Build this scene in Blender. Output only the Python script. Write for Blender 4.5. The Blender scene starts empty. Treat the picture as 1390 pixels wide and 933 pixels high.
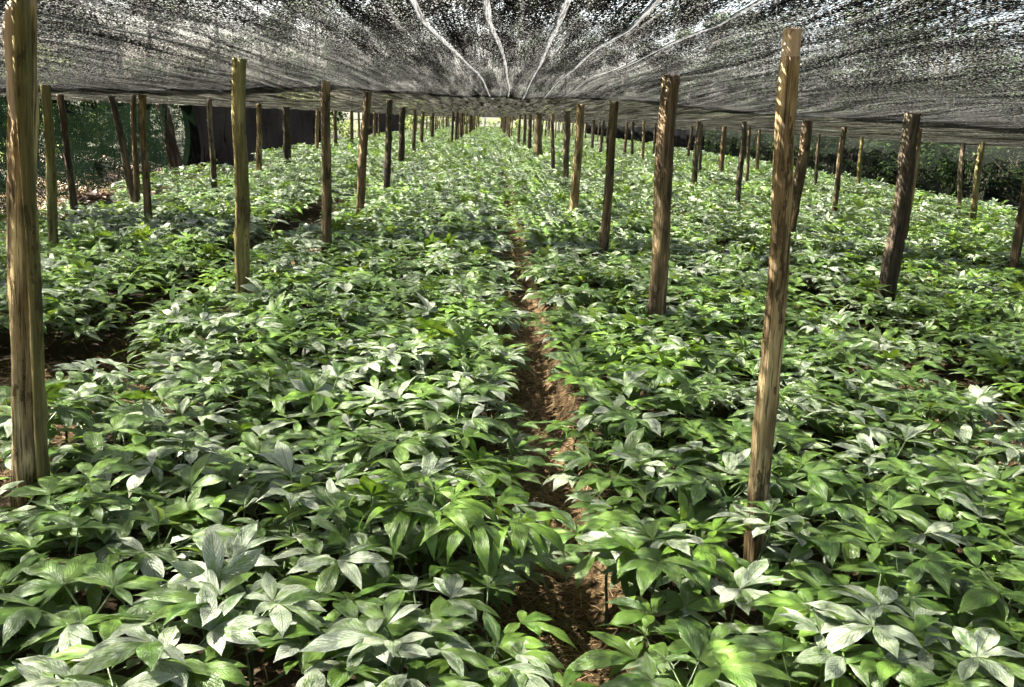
import bpy, math, random
import numpy as np
from mathutils import Vector, Matrix, noise as mn

random.seed(11)
rng = np.random.default_rng(11)
sc = bpy.context.scene
col = sc.collection
PI = math.pi

# ------------------------------------------------------------------ render / view settings
sc.render.engine = 'CYCLES'
sc.render.resolution_x, sc.render.resolution_y = 1024, 687
sc.cycles.use_denoising = True
sc.cycles.max_bounces = 7
sc.cycles.diffuse_bounces = 3
sc.cycles.glossy_bounces = 2
sc.cycles.transmission_bounces = 3
sc.cycles.transparent_max_bounces = 14
sc.cycles.caustics_reflective = False
sc.cycles.caustics_refractive = False
sc.view_settings.view_transform = 'Standard'
sc.view_settings.look = 'None'
sc.view_settings.gamma = 1
sc.view_settings.use_curve_mapping = False
sc.view_settings.exposure = EXPOSURE = 4.3

# ------------------------------------------------------------------ camera (solved from the picture)
F, W0, H0 = 1300.0, 1390.0, 933.0
VPX, VPY, SLOPE = 668.0, 153.0, 0.05
CAMZ, CANOPY = 1.65, 0.40


def camvec(px, py):
    return Vector(((px - W0 / 2) / F, (H0 / 2 - py) / F, -1.0))


d_ = camvec(VPX, VPY).normalized()
p2 = camvec(VPX + 1000, VPY + 1000 * SLOPE)
u_ = p2.cross(d_).normalized()
if u_.y < 0:
    u_ = -u_
r_ = d_.cross(u_).normalized()
ROT = Matrix((r_, d_, u_))
cam = bpy.data.objects.new('camera', bpy.data.cameras.new('camera'))
col.objects.link(cam)
cam.matrix_world = Matrix.Translation((0, 0, CAMZ)) @ ROT.to_4x4()
cam.data.sensor_fit = 'HORIZONTAL'
cam.data.sensor_width = 36
cam.data.lens = 36 * F / W0
cam.data.clip_start = 0.05
cam.data.clip_end = 2000
sc.camera = cam


def ray(px, py):
    return (ROT @ camvec(px, py)).normalized()


def at_z(px, py, z):
    r = ray(px, py)
    t = (z - CAMZ) / r.z
    return Vector((0, 0, CAMZ)) + r * t


def at_y(px, py, y):
    r = ray(px, py)
    return Vector((0, 0, CAMZ)) + r * (y / r.y)


ROTT = ROT.transposed()


def project(p):
    v = ROTT @ (Vector(p) - Vector((0, 0, CAMZ)))
    if v.z > -0.05:
        return None
    return (W0 / 2 + F * v.x / -v.z, H0 / 2 - F * v.y / -v.z)


# ------------------------------------------------------------------ light
SUN_EL, SUN_AZ = math.radians(57), math.radians(-76)      # azimuth from +Y towards +X
to_sun = Vector((math.sin(SUN_AZ) * math.cos(SUN_EL), math.cos(SUN_AZ) * math.cos(SUN_EL), math.sin(SUN_EL)))
sun = bpy.data.objects.new('sun', bpy.data.lights.new('sun', 'SUN'))
col.objects.link(sun)
sun.rotation_euler = to_sun.to_track_quat('Z', 'Y').to_euler()
sun.location = (-20, 0, 40)
sun.data.energy = 5.0
sun.data.angle = math.radians(1.0)
sun.data.color = (1.0, 0.95, 0.86)
world = bpy.data.worlds.new('World')
sc.world = world
world.use_nodes = True
wn = world.node_tree
bg = wn.nodes['Background']
sky = wn.nodes.new('ShaderNodeTexSky')
sky.sky_type = 'NISHITA'
sky.sun_disc = False
sky.sun_elevation = SUN_EL
sky.sun_rotation = SUN_AZ
sky.dust_density = 5.0
sky.air_density = 1.0
wn.links.new(sky.outputs[0], bg.inputs[0])
bg.inputs[1].default_value = 0.055


# ------------------------------------------------------------------ node helpers
class NT:
    def __init__(s, name):
        s.m = bpy.data.materials.new(name)
        s.m.use_nodes = True
        s.t = s.m.node_tree
        s.t.nodes.clear()

    def n(s, typ, **kw):
        nd = s.t.nodes.new(typ)
        for k, v in kw.items():
            if k.startswith('i_'):
                nd.inputs[int(k[2:])].default_value = v
            else:
                setattr(nd, k, v)
        return nd

    def l(s, a, b):
        s.t.links.new(a, b)

    def math(s, op, a, b=None, c=None, clamp=False):
        nd = s.n('ShaderNodeMath', operation=op, use_clamp=clamp)
        for i, v in enumerate((a, b, c)):
            if v is None:
                continue
            if isinstance(v, (int, float)):
                nd.inputs[i].default_value = v
            else:
                s.l(v, nd.inputs[i])
        return nd.outputs[0]

    def step(s, v, lo, hi):
        nd = s.n('ShaderNodeMapRange', interpolation_type='SMOOTHSTEP')
        s.l(v, nd.inputs[0])
        nd.inputs[1].default_value, nd.inputs[2].default_value = lo, hi
        return nd.outputs[0]

    def mix(s, f, a, b):
        nd = s.n('ShaderNodeMix', data_type='RGBA')
        for sock, v in ((nd.inputs[0], f), (nd.inputs[6], a), (nd.inputs[7], b)):
            if isinstance(v, (int, float)):
                sock.default_value = v
            elif isinstance(v, tuple):
                sock.default_value = (*v, 1)
            else:
                s.l(v, sock)
        return nd.outputs[2]

    def scaled(s, vec, sx, sy, sz, off=None):
        nd = s.n('ShaderNodeVectorMath', operation='MULTIPLY')
        s.l(vec, nd.inputs[0])
        nd.inputs[1].default_value = (sx, sy, sz)
        o = nd.outputs[0]
        if off is not None:
            ad = s.n('ShaderNodeVectorMath', operation='ADD')
            s.l(o, ad.inputs[0])
            s.l(off, ad.inputs[1])
            o = ad.outputs[0]
        return o

    def noise(s, vec, scale=1.0, detail=2.0, rough=0.5):
        nd = s.n('ShaderNodeTexNoise')
        s.l(vec, nd.inputs['Vector'])
        nd.inputs['Scale'].default_value = scale
        nd.inputs['Detail'].default_value = detail
        nd.inputs['Roughness'].default_value = rough
        return nd.outputs[0]

    def out(s, sh):
        o = s.n('ShaderNodeOutputMaterial')
        s.l(sh, o.inputs[0])
        return s.m


def principled(b, color, rough=0.6, spec=0.4, normal=None):
    p = b.n('ShaderNodeBsdfPrincipled')
    for k, v in (('Base Color', color), ('Roughness', rough), ('Specular IOR Level', spec)):
        if isinstance(v, tuple):
            p.inputs[k].default_value = (*v, 1)
        elif isinstance(v, (int, float)):
            p.inputs[k].default_value = v
        else:
            b.l(v, p.inputs[k])
    if normal is not None:
        b.l(normal, p.inputs['Normal'])
    return p.outputs[0]


def bump(b, h, strength, dist):
    nd = b.n('ShaderNodeBump')
    nd.inputs['Strength'].default_value = strength
    nd.inputs['Distance'].default_value = dist
    b.l(h, nd.inputs['Height'])
    return nd.outputs[0]


# ------------------------------------------------------------------ materials
def mat_leaf():
    b = NT('crop_leaf')
    uv = b.n('ShaderNodeAttribute', attribute_name='leafuv')
    rn = b.n('ShaderNodeAttribute', attribute_name='rnd')
    s1 = b.n('ShaderNodeSeparateXYZ'); b.l(uv.outputs['Vector'], s1.inputs[0])
    s2 = b.n('ShaderNodeSeparateXYZ'); b.l(rn.outputs['Vector'], s2.inputs[0])
    u, v, kind = s1.outputs
    r1, r2, r3 = s2.outputs
    au = b.math('ABSOLUTE', u)
    # side veins sweep towards the tip
    ph = b.math('SUBTRACT', b.math('MULTIPLY', v, 62.0), b.math('MULTIPLY', au, 21.0))
    vein = b.step(b.math('SINE', ph), 0.62, 1.0)
    mid = b.math('SUBTRACT', 1.0, b.step(au, 0.015, 0.075))
    vein = b.math('MAXIMUM', b.math('MULTIPLY', vein, b.step(au, 0.98, 0.6)), mid)
    off = b.n('ShaderNodeCombineXYZ')
    b.l(b.math('MULTIPLY', r1, 37.0), off.inputs[0]); b.l(b.math('MULTIPLY', r2, 53.0), off.inputs[1]); b.l(b.math('MULTIPLY', r3, 29.0), off.inputs[2])
    n_small = b.noise(b.scaled(uv.outputs['Vector'], 7, 14, 0, off.outputs[0]), 1.0, 3.0, 0.65)
    n_big = b.noise(b.scaled(uv.outputs['Vector'], 1.2, 2.6, 0, off.outputs[0]), 1.0, 1.0)
    green = b.mix(r2, (0.038, 0.082, 0.011), (0.110, 0.180, 0.027))
    green = b.mix(b.step(kind, 1.5, 2.0), green, (0.15, 0.27, 0.025))          # young yellow-green leaves
    green = b.mix(b.math('MULTIPLY', n_big, 0.35), green, (0.080, 0.17, 0.03))
    green = b.mix(b.math('MULTIPLY', mid, 0.5), green, (0.12, 0.22, 0.06))
    # dried spray residue plus painted far-field glare: pale, broken by veins, varied per leaflet
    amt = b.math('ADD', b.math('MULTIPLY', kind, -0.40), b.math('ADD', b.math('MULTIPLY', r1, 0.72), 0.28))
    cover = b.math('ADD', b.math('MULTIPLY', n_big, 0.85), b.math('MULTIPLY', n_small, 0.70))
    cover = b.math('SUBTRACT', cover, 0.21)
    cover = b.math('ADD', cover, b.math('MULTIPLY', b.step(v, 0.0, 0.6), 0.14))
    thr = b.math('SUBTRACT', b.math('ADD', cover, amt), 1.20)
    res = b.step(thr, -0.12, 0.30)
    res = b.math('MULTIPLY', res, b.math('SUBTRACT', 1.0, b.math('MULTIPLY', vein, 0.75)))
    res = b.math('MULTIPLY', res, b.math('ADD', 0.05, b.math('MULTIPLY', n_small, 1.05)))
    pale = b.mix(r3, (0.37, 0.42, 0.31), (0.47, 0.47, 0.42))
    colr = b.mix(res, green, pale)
    # petioles
    pet = b.step(kind, -0.5, -0.9)
    colr = b.mix(pet, colr, (0.10, 0.16, 0.05))
    nrm = bump(b, b.math('ADD', vein, n_small), 0.6, 0.004)
    rough = b.math('ADD', 0.20, b.math('MULTIPLY', n_small, 0.22))
    p = principled(b, colr, rough, 0.5, nrm)
    tr = b.n('ShaderNodeBsdfTranslucent')
    b.l(b.mix(r2, (0.16, 0.30, 0.02), (0.28, 0.40, 0.04)), tr.inputs[0])
    mx = b.n('ShaderNodeMixShader')
    b.l(b.math('MULTIPLY', b.math('SUBTRACT', 1.0, res), 0.22), mx.inputs[0])
    b.l(p, mx.inputs[1]); b.l(tr.outputs[0], mx.inputs[2])
    return b.out(mx.outputs[0])


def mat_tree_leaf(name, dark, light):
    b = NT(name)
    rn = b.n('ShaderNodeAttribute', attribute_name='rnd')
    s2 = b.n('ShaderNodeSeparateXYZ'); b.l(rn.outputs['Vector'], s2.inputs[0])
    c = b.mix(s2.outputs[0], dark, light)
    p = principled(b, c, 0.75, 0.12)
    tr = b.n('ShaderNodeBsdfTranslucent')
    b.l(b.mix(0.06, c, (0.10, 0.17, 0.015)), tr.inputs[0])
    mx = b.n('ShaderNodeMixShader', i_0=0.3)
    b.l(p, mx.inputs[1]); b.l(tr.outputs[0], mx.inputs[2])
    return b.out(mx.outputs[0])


def mat_wood(name, c_dark, c_mid, c_light, green=0.25, crack=0.5):
    b = NT(name)
    tc = b.n('ShaderNodeTexCoord')
    oi = b.n('ShaderNodeObjectInfo')
    off = b.n('ShaderNodeCombineXYZ')
    b.l(b.math('MULTIPLY', oi.outputs['Random'], 91.0), off.inputs[0]); b.l(b.math('MULTIPLY', oi.outputs['Random'], 57.0), off.inputs[2])
    ob = tc.outputs['Object']
    grain = b.noise(b.scaled(ob, 60, 60, 2.2, off.outputs[0]), 1.0, 5.0, 0.6)
    fine = b.noise(b.scaled(ob, 190, 190, 5, off.outputs[0]), 1.0, 3.0, 0.6)
    patch = b.noise(b.scaled(ob, 13, 13, 2.6, off.outputs[0]), 1.0, 3.0, 0.55)
    alg = b.noise(b.scaled(ob, 7, 7, 1.1, off.outputs[0]), 1.0, 2.0, 0.5)
    c = b.mix(b.step(grain, 0.28, 0.7), c_dark, c_mid)
    c = b.mix(b.step(patch, 0.48, 0.68), c, c_light)
    c = b.mix(b.math('MULTIPLY', b.step(fine, 0.52, 0.34), crack), c, tuple(0.25 * x for x in c_dark))
    c = b.mix(b.math('MULTIPLY', b.step(alg, 0.45, 0.72), green), c, (0.11, 0.115, 0.03))
    # bark left on in ragged strips
    brk = b.noise(b.scaled(ob, 17, 17, 4.5, off.outputs[0]), 1.0, 5.0, 0.7)
    brk = b.step(brk, 0.585, 0.62)
    c = b.mix(b.math('MULTIPLY', brk, 0.8), c, b.mix(fine, tuple(0.3 * x for x in c_dark), c_dark))
    # every post its own shade of wood
    hs = b.n('ShaderNodeHueSaturation')
    b.l(b.math('ADD', 0.7, b.math('MULTIPLY', oi.outputs['Random'], 0.55)), hs.inputs['Value'])
    hs.inputs['Saturation'].default_value = 0.95
    b.l(c, hs.inputs['Color'])
    nrm = bump(b, b.math('ADD', b.math('ADD', grain, b.math('MULTIPLY', fine, 0.5)), b.math('MULTIPLY', brk, 0.7)), 0.9, 0.010)
    return b.out(principled(b, hs.outputs[0], 0.75, 0.25, nrm))


def mat_net(name, sx, sy, thr, dark, glow, wide, fleck=(0, 0, 0), fthr=.55, sw=.30, lw=1.0):
    """knitted shade cloth: dark threads with open gaps drawn out along the knit"""
    b = NT(name)
    tc = b.n('ShaderNodeTexCoord')
    ob = tc.outputs['Object']
    a = b.noise(b.scaled(ob, sx, sy, sx), 1.0, 2.0, 0.6)
    streak = b.noise(b.scaled(ob, 15.0, 0.30, 15.0), 1.0, 3.0, 0.75)
    blot = b.noise(b.scaled(ob, 2.4, 0.8, 2.4), 1.0, 2.0, 0.5)
    sep = b.n('ShaderNodeSeparateXYZ'); b.l(ob, sep.inputs[0])
    chain = b.math('ABSOLUTE', b.math('SUBTRACT', b.math('FRACT', b.math('MULTIPLY', sep.outputs[0], sx / 2.2)), 0.5))
    v = b.math('ADD', a, b.math('MULTIPLY', b.math('SUBTRACT', streak, 0.5), sw))
    v = b.math('ADD', v, b.math('MULTIPLY', b.math('SUBTRACT', blot, 0.5), wide))
    v = b.math('SUBTRACT', v, b.math('MULTIPLY', b.step(chain, 0.12, 0.0), 0.16))
    hole = b.step(v, thr, thr + 0.035)
    dif = b.n('ShaderNodeBsdfDiffuse'); dif.inputs[0].default_value = (*dark, 1)
    # pale strands of the knit that the sun shines through
    fl = b.noise(b.scaled(ob, sx * 1.25, sy * 1.1, sx * 1.25), 1.0, 1.0, 0.5)
    fl = b.math('ADD', fl, b.math('MULTIPLY', b.math('SUBTRACT', streak, 0.5), sw * .75))
    fl = b.math('ADD', fl, b.math('MULTIPLY', b.math('SUBTRACT', blot, 0.5), 0.12))
    fl = b.step(fl, fthr, fthr + 0.06)
    # thin paler knit lines along the cloth
    ln = b.math('ADD', b.math('MULTIPLY', sep.outputs[0], 5.3), b.math('MULTIPLY', b.noise(b.scaled(ob, 1.6, .35, 0), 1.0, 2.0), 2.2))
    ln = b.math('ABSOLUTE', b.math('SUBTRACT', b.math('FRACT', ln), 0.5))
    ln = b.math('MULTIPLY', b.step(ln, 0.030 * lw, 0.012 * lw), b.step(b.noise(b.scaled(ob, 4, 1.1, 0), 1.0, 2.0), 0.45, 0.6))
    fl = b.math('MAXIMUM', fl, b.math('MULTIPLY', ln, 0.8))
    hole = b.math('MULTIPLY', hole, b.math('SUBTRACT', 1.0, b.math('MULTIPLY', ln, 0.7)))
    trl = b.n('ShaderNodeBsdfTranslucent'); b.l(b.mix(fl, glow, fleck), trl.inputs[0])
    add = b.n('ShaderNodeAddShader'); b.l(dif.outputs[0], add.inputs[0]); b.l(trl.outputs[0], add.inputs[1])
    tra = b.n('ShaderNodeBsdfTransparent')
    mx = b.n('ShaderNodeMixShader')
    b.l(hole, mx.inputs[0]); b.l(add.outputs[0], mx.inputs[1]); b.l(tra.outputs[0], mx.inputs[2])
    return b.out(mx.outputs[0])


def mat_plain(name, colr, rough=0.7, spec=0.3, var=0.3, scale=40):
    b = NT(name)
    tc = b.n('ShaderNodeTexCoord')
    nz = b.noise(tc.outputs['Object'], scale, 4.0, 0.6)
    c = b.mix(b.math('MULTIPLY', nz, var), colr, tuple(x * 0.4 for x in colr))
    return b.out(principled(b, c, rough, spec))


def mat_tape():
    b = NT('pale_net_tape')
    tc = b.n('ShaderNodeTexCoord')
    nz = b.noise(b.scaled(tc.outputs['Object'], 260, 7, 60), 1.0, 3.0, 0.7)
    c = b.mix(b.step(nz, .35, .65), (0.070, 0.070, 0.070), (0.010, 0.010, 0.010))
    tr = b.n('ShaderNodeBsdfTranslucent'); b.l(c, tr.inputs[0])
    mx = b.n('ShaderNodeMixShader', i_0=0.55)
    b.l(principled(b, c, 0.45, 0.4), mx.inputs[1]); b.l(tr.outputs[0], mx.inputs[2])
    return b.out(mx.outputs[0])


def mat_ground():
    b = NT('soil_and_straw')
    tc = b.n('ShaderNodeTexCoord')
    ob = tc.outputs['Object']
    n1 = b.noise(ob, 3.0, 4.0, 0.6)
    n2 = b.noise(b.scaled(ob, 60, 26, 40), 1.0, 4.0, 0.65)
    n3 = b.noise(b.scaled(ob, 22, 75, 40), 1.0, 3.0, 0.6)
    c = b.mix(b.step(n2, 0.35, 0.7), (0.035, 0.023, 0.012), (0.16, 0.105, 0.05))
    c = b.mix(b.math('MULTIPLY', b.step(n3, 0.5, 0.75), 0.7), c, (0.27, 0.19, 0.095))
    c = b.mix(b.math('MULTIPLY', b.step(n1, 0.55, 0.75), 0.5), c, (0.05, 0.07, 0.02))
    sep = b.n('ShaderNodeSeparateXYZ'); b.l(ob, sep.inputs[0])
    # distance from the nearest furrow line (they lie 2.35 m apart): darker soil on the beds
    fx = b.math('ABSOLUTE', b.math('SUBTRACT', b.math('FRACT', b.math('ADD', b.math('DIVIDE', b.math('SUBTRACT', sep.outputs[0], 0.26), 2.345), 0.5)), 0.5))
    c = b.mix(b.math('MULTIPLY', b.step(fx, 0.08, 0.14), b.step(sep.outputs[0], -5.2, -4.6)), c, b.mix(n2, (0.012, 0.009, 0.005), (0.06, 0.04, 0.02)))
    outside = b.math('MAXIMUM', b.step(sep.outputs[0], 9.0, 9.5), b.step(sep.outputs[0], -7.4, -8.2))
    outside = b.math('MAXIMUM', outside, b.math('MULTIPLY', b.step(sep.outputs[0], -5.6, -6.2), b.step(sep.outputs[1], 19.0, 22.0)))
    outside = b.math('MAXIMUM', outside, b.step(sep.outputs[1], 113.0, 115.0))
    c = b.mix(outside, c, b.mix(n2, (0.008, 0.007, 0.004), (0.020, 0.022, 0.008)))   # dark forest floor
    nrm = bump(b, b.math('ADD', n2, n3), 0.7, 0.02)
    return b.out(principled(b, c, 0.9, 0.15, nrm))


def mat_straw():
    b = NT('straw')
    rn = b.n('ShaderNodeAttribute', attribute_name='rnd')
    s2 = b.n('ShaderNodeSeparateXYZ'); b.l(rn.outputs['Vector'], s2.inputs[0])
    c = b.mix(s2.outputs[0], (0.085, 0.050, 0.022), (0.34, 0.23, 0.11))
    return b.out(principled(b, c, 0.7, 0.3))


def mat_litter():
    b = NT('dry_leaf')
    rn = b.n('ShaderNodeAttribute', attribute_name='rnd')
    s2 = b.n('ShaderNodeSeparateXYZ'); b.l(rn.outputs['Vector'], s2.inputs[0])
    c = b.mix(s2.outputs[0], (0.05, 0.028, 0.016), (0.24, 0.15, 0.10))
    c = b.mix(b.step(s2.outputs[1], 0.8, 0.9), c, (0.40, 0.36, 0.32))
    return b.out(principled(b, c, 0.65, 0.3))


M = {
    'leaf': mat_leaf(),
    'stem': mat_plain('plant_stem', (0.05, 0.075, 0.03), 0.5),
    'ground': mat_ground(),
    'straw': mat_straw(),
    'litter': mat_litter(),
    'wood_tan': mat_wood('tan_wood', (0.075, 0.048, 0.022), (0.29, 0.20, 0.085), (0.54, 0.41, 0.20), 0.18, 0.85),
    'wood_brown': mat_wood('brown_wood', (0.04, 0.027, 0.015), (0.16, 0.105, 0.05), (0.34, 0.23, 0.115), 0.15, 0.85),
    'wood_dark': mat_wood('dark_bark', (0.022, 0.016, 0.010), (0.085, 0.058, 0.035), (0.19, 0.14, 0.09), 0.25, 0.85),
    'wood_pale': mat_wood('pale_cut_wood', (0.42, 0.31, 0.19), (0.58, 0.45, 0.30), (0.70, 0.58, 0.43), 0.0, 0.3),
    'wood_olive': mat_wood('olive_wood', (0.08, 0.065, 0.02), (0.19, 0.155, 0.05), (0.28, 0.23, 0.09), 0.6, 0.5),
    'net_near': mat_net('black_shade_net', 150, 42, 0.513, (0.008, 0.008, 0.007), (0.0015, 0.0015, 0.0015), 0.04, (0.043, 0.043, 0.040), 0.572, 0.38, 1.3),
    'net_far': mat_net('fine_shade_net', 110, 36, 0.515, (0.008, 0.008, 0.0065), (0.002, 0.002, 0.0015), 0.06, (0.030, 0.029, 0.023), 0.56, 0.55, 1.6),
    'net_green': mat_net('green_side_net', 60, 40, 0.56, (0.0035, 0.0055, 0.003), (0.001, 0.002, 0.001), 0.25),
    'net_dim': mat_net('dim_side_net', 90, 70, 0.555, (0.003, 0.0035, 0.003), (0.001, 0.001, 0.001), 0.12),
    'net_black': mat_net('black_side_net', 90, 90, 0.80, (0.003, 0.003, 0.003), (0.001, 0.001, 0.001), 0.1),
    'band': mat_tape(),
    'wire': mat_plain('wire', (0.05, 0.05, 0.05), 0.4, 0.5),
    'twine': mat_plain('pale_wire', (0.5, 0.46, 0.40), 0.4, 0.5),
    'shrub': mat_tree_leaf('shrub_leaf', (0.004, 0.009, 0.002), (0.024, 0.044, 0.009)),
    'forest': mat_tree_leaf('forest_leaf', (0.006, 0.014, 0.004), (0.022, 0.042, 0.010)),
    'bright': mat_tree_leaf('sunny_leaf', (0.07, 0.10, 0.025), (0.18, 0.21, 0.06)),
    'trunk': mat_wood('tree_bark', (0.025, 0.018, 0.012), (0.07, 0.05, 0.035), (0.15, 0.12, 0.09), 0.35, 0.7),
    'stone': mat_plain('pale_stone', (0.42, 0.40, 0.38), 0.8, 0.2, 0.5, 30),
}


# ------------------------------------------------------------------ mesh helpers
def mesh_np(name, V, Fq, mat, leafuv=None, rnd=None, smooth=True):
    """mesh from an (n,3) array and an (m,4) array of quads"""
    V = np.asarray(V, np.float32); Fq = np.asarray(Fq, np.int32)
    me = bpy.data.meshes.new(name)
    me.vertices.add(len(V)); me.vertices.foreach_set('co', V.ravel())
    me.loops.add(Fq.size); me.loops.foreach_set('vertex_index', Fq.ravel())
    me.polygons.add(len(Fq))
    me.polygons.foreach_set('loop_start', np.arange(0, Fq.size, 4, dtype=np.int32))
    if leafuv is not None:
        a = me.attributes.new('leafuv', 'FLOAT_VECTOR', 'POINT')
        a.data.foreach_set('vector', np.asarray(leafuv, np.float32).ravel())
    if rnd is not None:
        a = me.attributes.new('rnd', 'FLOAT_VECTOR', 'POINT')
        a.data.foreach_set('vector', np.asarray(rnd, np.float32).ravel())
    me.polygons.foreach_set('use_smooth', np.full(len(Fq), smooth, bool))
    me.update(calc_edges=True)
    me.validate()
    if mat:
        me.materials.append(mat)
    return me


def link(name, me, parent=None):
    o = bpy.data.objects.new(name, me)
    col.objects.link(o)
    if parent:
        o.parent = parent
    return o


def tag(o, label, cat, group=None, kind=None):
    o['label'] = label
    if cat:
        o['category'] = cat
    if group:
        o['group'] = group
    if kind:
        o['kind'] = kind
    return o


def structure(o, label=None):
    o['kind'] = 'structure'
    if label:
        o['label'] = label
    return o


class Buf:
    """collects quads"""
    def __init__(s):
        s.v, s.f, s.uv, s.r, s.n = [], [], [], [], 0

    def add(s, v, f, uv=None, r=None):
        v = np.asarray(v, np.float32)
        s.v.append(v); s.f.append(np.asarray(f, np.int32) + s.n)
        s.uv.append(np.zeros_like(v) if uv is None else np.asarray(uv, np.float32))
        s.r.append(np.full_like(v, 0.5) if r is None else np.asarray(r, np.float32))
        s.n += len(v)

    def mesh(s, name, mat, smooth=True):
        return mesh_np(name, np.concatenate(s.v), np.concatenate(s.f), mat, np.concatenate(s.uv), np.concatenate(s.r), smooth)


def grid_faces(nr, nc, wrap=False):
    i, j = np.meshgrid(np.arange(nr - 1), np.arange(nc if wrap else nc - 1), indexing='ij')
    j2 = (j + 1) % nc
    return np.stack([i * nc + j, i * nc + j2, (i + 1) * nc + j2, (i + 1) * nc + j], -1).reshape(-1, 4)


def tube(path, radii, seg=6, cap=True):
    """skinned tube along a list of points"""
    path = [Vector(p) for p in path]
    V = []
    for k, p in enumerate(path):
        t = (path[min(k + 1, len(path) - 1)] - path[max(k - 1, 0)]).normalized()
        a = t.orthogonal().normalized() if abs(t.z) < 0.9 else Vector((1, 0, 0)).cross(t).normalized()
        b = t.cross(a)
        for q in range(seg):
            an = 2 * PI * q / seg
            V.append(p + (a * math.cos(an) + b * math.sin(an)) * radii[k])
    return np.array(V, np.float32), grid_faces(len(path), seg, True)


# ------------------------------------------------------------------ leaves
PROF_T = [0, .05, .12, .25, .4, .52, .65, .78, .87, .94, 1.0]
PROF_W = [.05, .08, .33, .68, .93, 1.0, .92, .62, .30, .12, .015]


def leaflet(L, Wd, pitch, droop, fold, wave, nseg, nx, ph):
    """one leaflet growing from the origin along +Y; (n,3) verts, quads, uv"""
    t = np.linspace(0, 1, nseg + 1)
    w = np.interp(t, PROF_T, PROF_W) * Wd * 0.5
    ang = pitch - droop * t ** 1.2
    dy, dz = np.cos(ang), np.sin(ang)
    y = np.concatenate([[0], np.cumsum((dy[1:] + dy[:-1]) * .5)]) * L / nseg
    z = np.concatenate([[0], np.cumsum((dz[1:] + dz[:-1]) * .5)]) * L / nseg
    us = np.linspace(-1, 1, nx)
    T, U = np.meshgrid(np.arange(nseg + 1), us, indexing='ij')
    x = U * w[T] * math.cos(fold)
    lift = np.abs(U) * w[T] * math.sin(fold) - (np.abs(U) ** 2.2) * w[T] * 0.22
    lift += wave * Wd * np.sin(t[T] * 17 + ph + U * 1.3) * np.abs(U) * (w[T] / (Wd * .5))
    # lift is along the local normal
    Y = y[T] - lift * np.sin(ang[T]); Z = z[T] + lift * np.cos(ang[T])
    V = np.stack([x, Y, Z], -1).reshape(-1, 3)
    uv = np.stack([U, t[T], np.zeros_like(U)], -1).reshape(-1, 3)
    return V, grid_faces(nseg + 1, nx), uv


def rot_z(V, a):
    c, s = math.cos(a), math.sin(a)
    R = np.array([[c, -s, 0], [s, c, 0], [0, 0, 1]])
    return V @ R.T


def compound(seed, kind, lod, size=1.0, droopy=0.0):
    """a palmate leaf: petiole from the origin along +Y, then five to seven leaflets; returns V, F, UV, RND"""
    r = random.Random(seed)
    nseg, nx = {0: (12, 7), 1: (6, 3), 2: (3, 3)}[lod]
    V, Fc, UV, RN, n = [], [], [], [], 0
    pl = r.uniform(.075, .125) * size
    pa = math.radians(r.uniform(22, 48))
    hub = np.array([0, pl * math.cos(pa), pl * math.sin(pa)])
    nl = (r.choice([5, 5, 5, 6, 7]) if lod < 2 else 5) if droopy == 0 else 7
    spread = math.radians(r.uniform(92, 118))
    tilt = math.radians(r.uniform(-12, 10))
    for k in range(nl):
        q = (k / (nl - 1)) * 2 - 1
        yaw = -q * spread + r.uniform(-.10, .10)
        ln = (0.160 - 0.060 * abs(q) ** 1.6) * r.uniform(.88, 1.12) * size
        wd = ln * r.uniform(.30, .41) * (1 - .28 * droopy)
        pitch = math.radians(r.uniform(2, 28)) + tilt * math.cos(yaw)
        droop = math.radians(r.uniform(22, 62)) + droopy * math.radians(r.uniform(45, 70))
        v, f, uv = leaflet(ln * (1 + .2 * droopy), wd, pitch, droop, math.radians(r.uniform(8, 26)), r.uniform(.02, .05), nseg, nx, r.uniform(0, 6))
        roll = r.uniform(-.25, .25)
        c, s = math.cos(roll), math.sin(roll)
        v = v @ np.array([[c, 0, -s], [0, 1, 0], [s, 0, c]]).T
        v = rot_z(v, yaw) + hub
        kd = kind
        uv[:, 2] = kd
        V.append(v); Fc.append(f + n); UV.append(uv)
        RN.append(np.tile([r.random(), r.random(), r.random()], (len(v), 1)))
        n += len(v)
    if lod < 2:
        pts = [(0, 0, 0), (0, hub[1] * .5, hub[2] * .42), tuple(hub + np.array([0, .004, -.001]))]
        v, f = tube(pts, [.0032 * size, .0025 * size, .0022 * size], 5 if lod == 0 else 3)
        uv = np.zeros_like(v); uv[:, 2] = -1.0
        V.append(v); Fc.append(f + n); UV.append(uv); RN.append(np.full_like(v, .5))
    return np.concatenate(V), np.concatenate(Fc), np.concatenate(UV), np.concatenate(RN)


# kind: 0 heavy residue with painted far glare, 1 mostly green, 2 yellow-green
N_POOL = 12
near_pool = {k: [mesh_np('palmate_leaf', *(lambda c: (c[0], c[1], M['leaf'], c[2], c[3]))(compound(100 * k + i, float(k), 0))) for i in range(N_POOL)] for k in (0, 1, 2)}
droop_pool = [mesh_np('palmate_leaf', *(lambda c: (c[0], c[1], M['leaf'], c[2], c[3]))(compound(700 + i, 1.72, 0, .98, 1.0))) for i in range(5)]
pools_np = {1: {k: [compound(1000 + 100 * k + i, float(k), 1) for i in range(14)] for k in (0, 1, 2)},
            2: {k: [compound(2000 + 100 * k + i, float(k), 2) for i in range(12)] for k in (0, 1, 2)}}

# stems: one mesh per height class
stem_meshes = []
for i in range(6):
    r = random.Random(50 + i)
    bx_, by_ = r.uniform(-.02, .02), r.uniform(-.02, .02)
    v, f = tube([(0, 0, -.03), (bx_ * .4, by_ * .3, .35), (bx_, by_, .75), (0, 0, 1.0)], [.0055, .005, .0045, .004], 6)
    stem_meshes.append(mesh_np('plant_stem', v, f, M['stem']))

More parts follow.
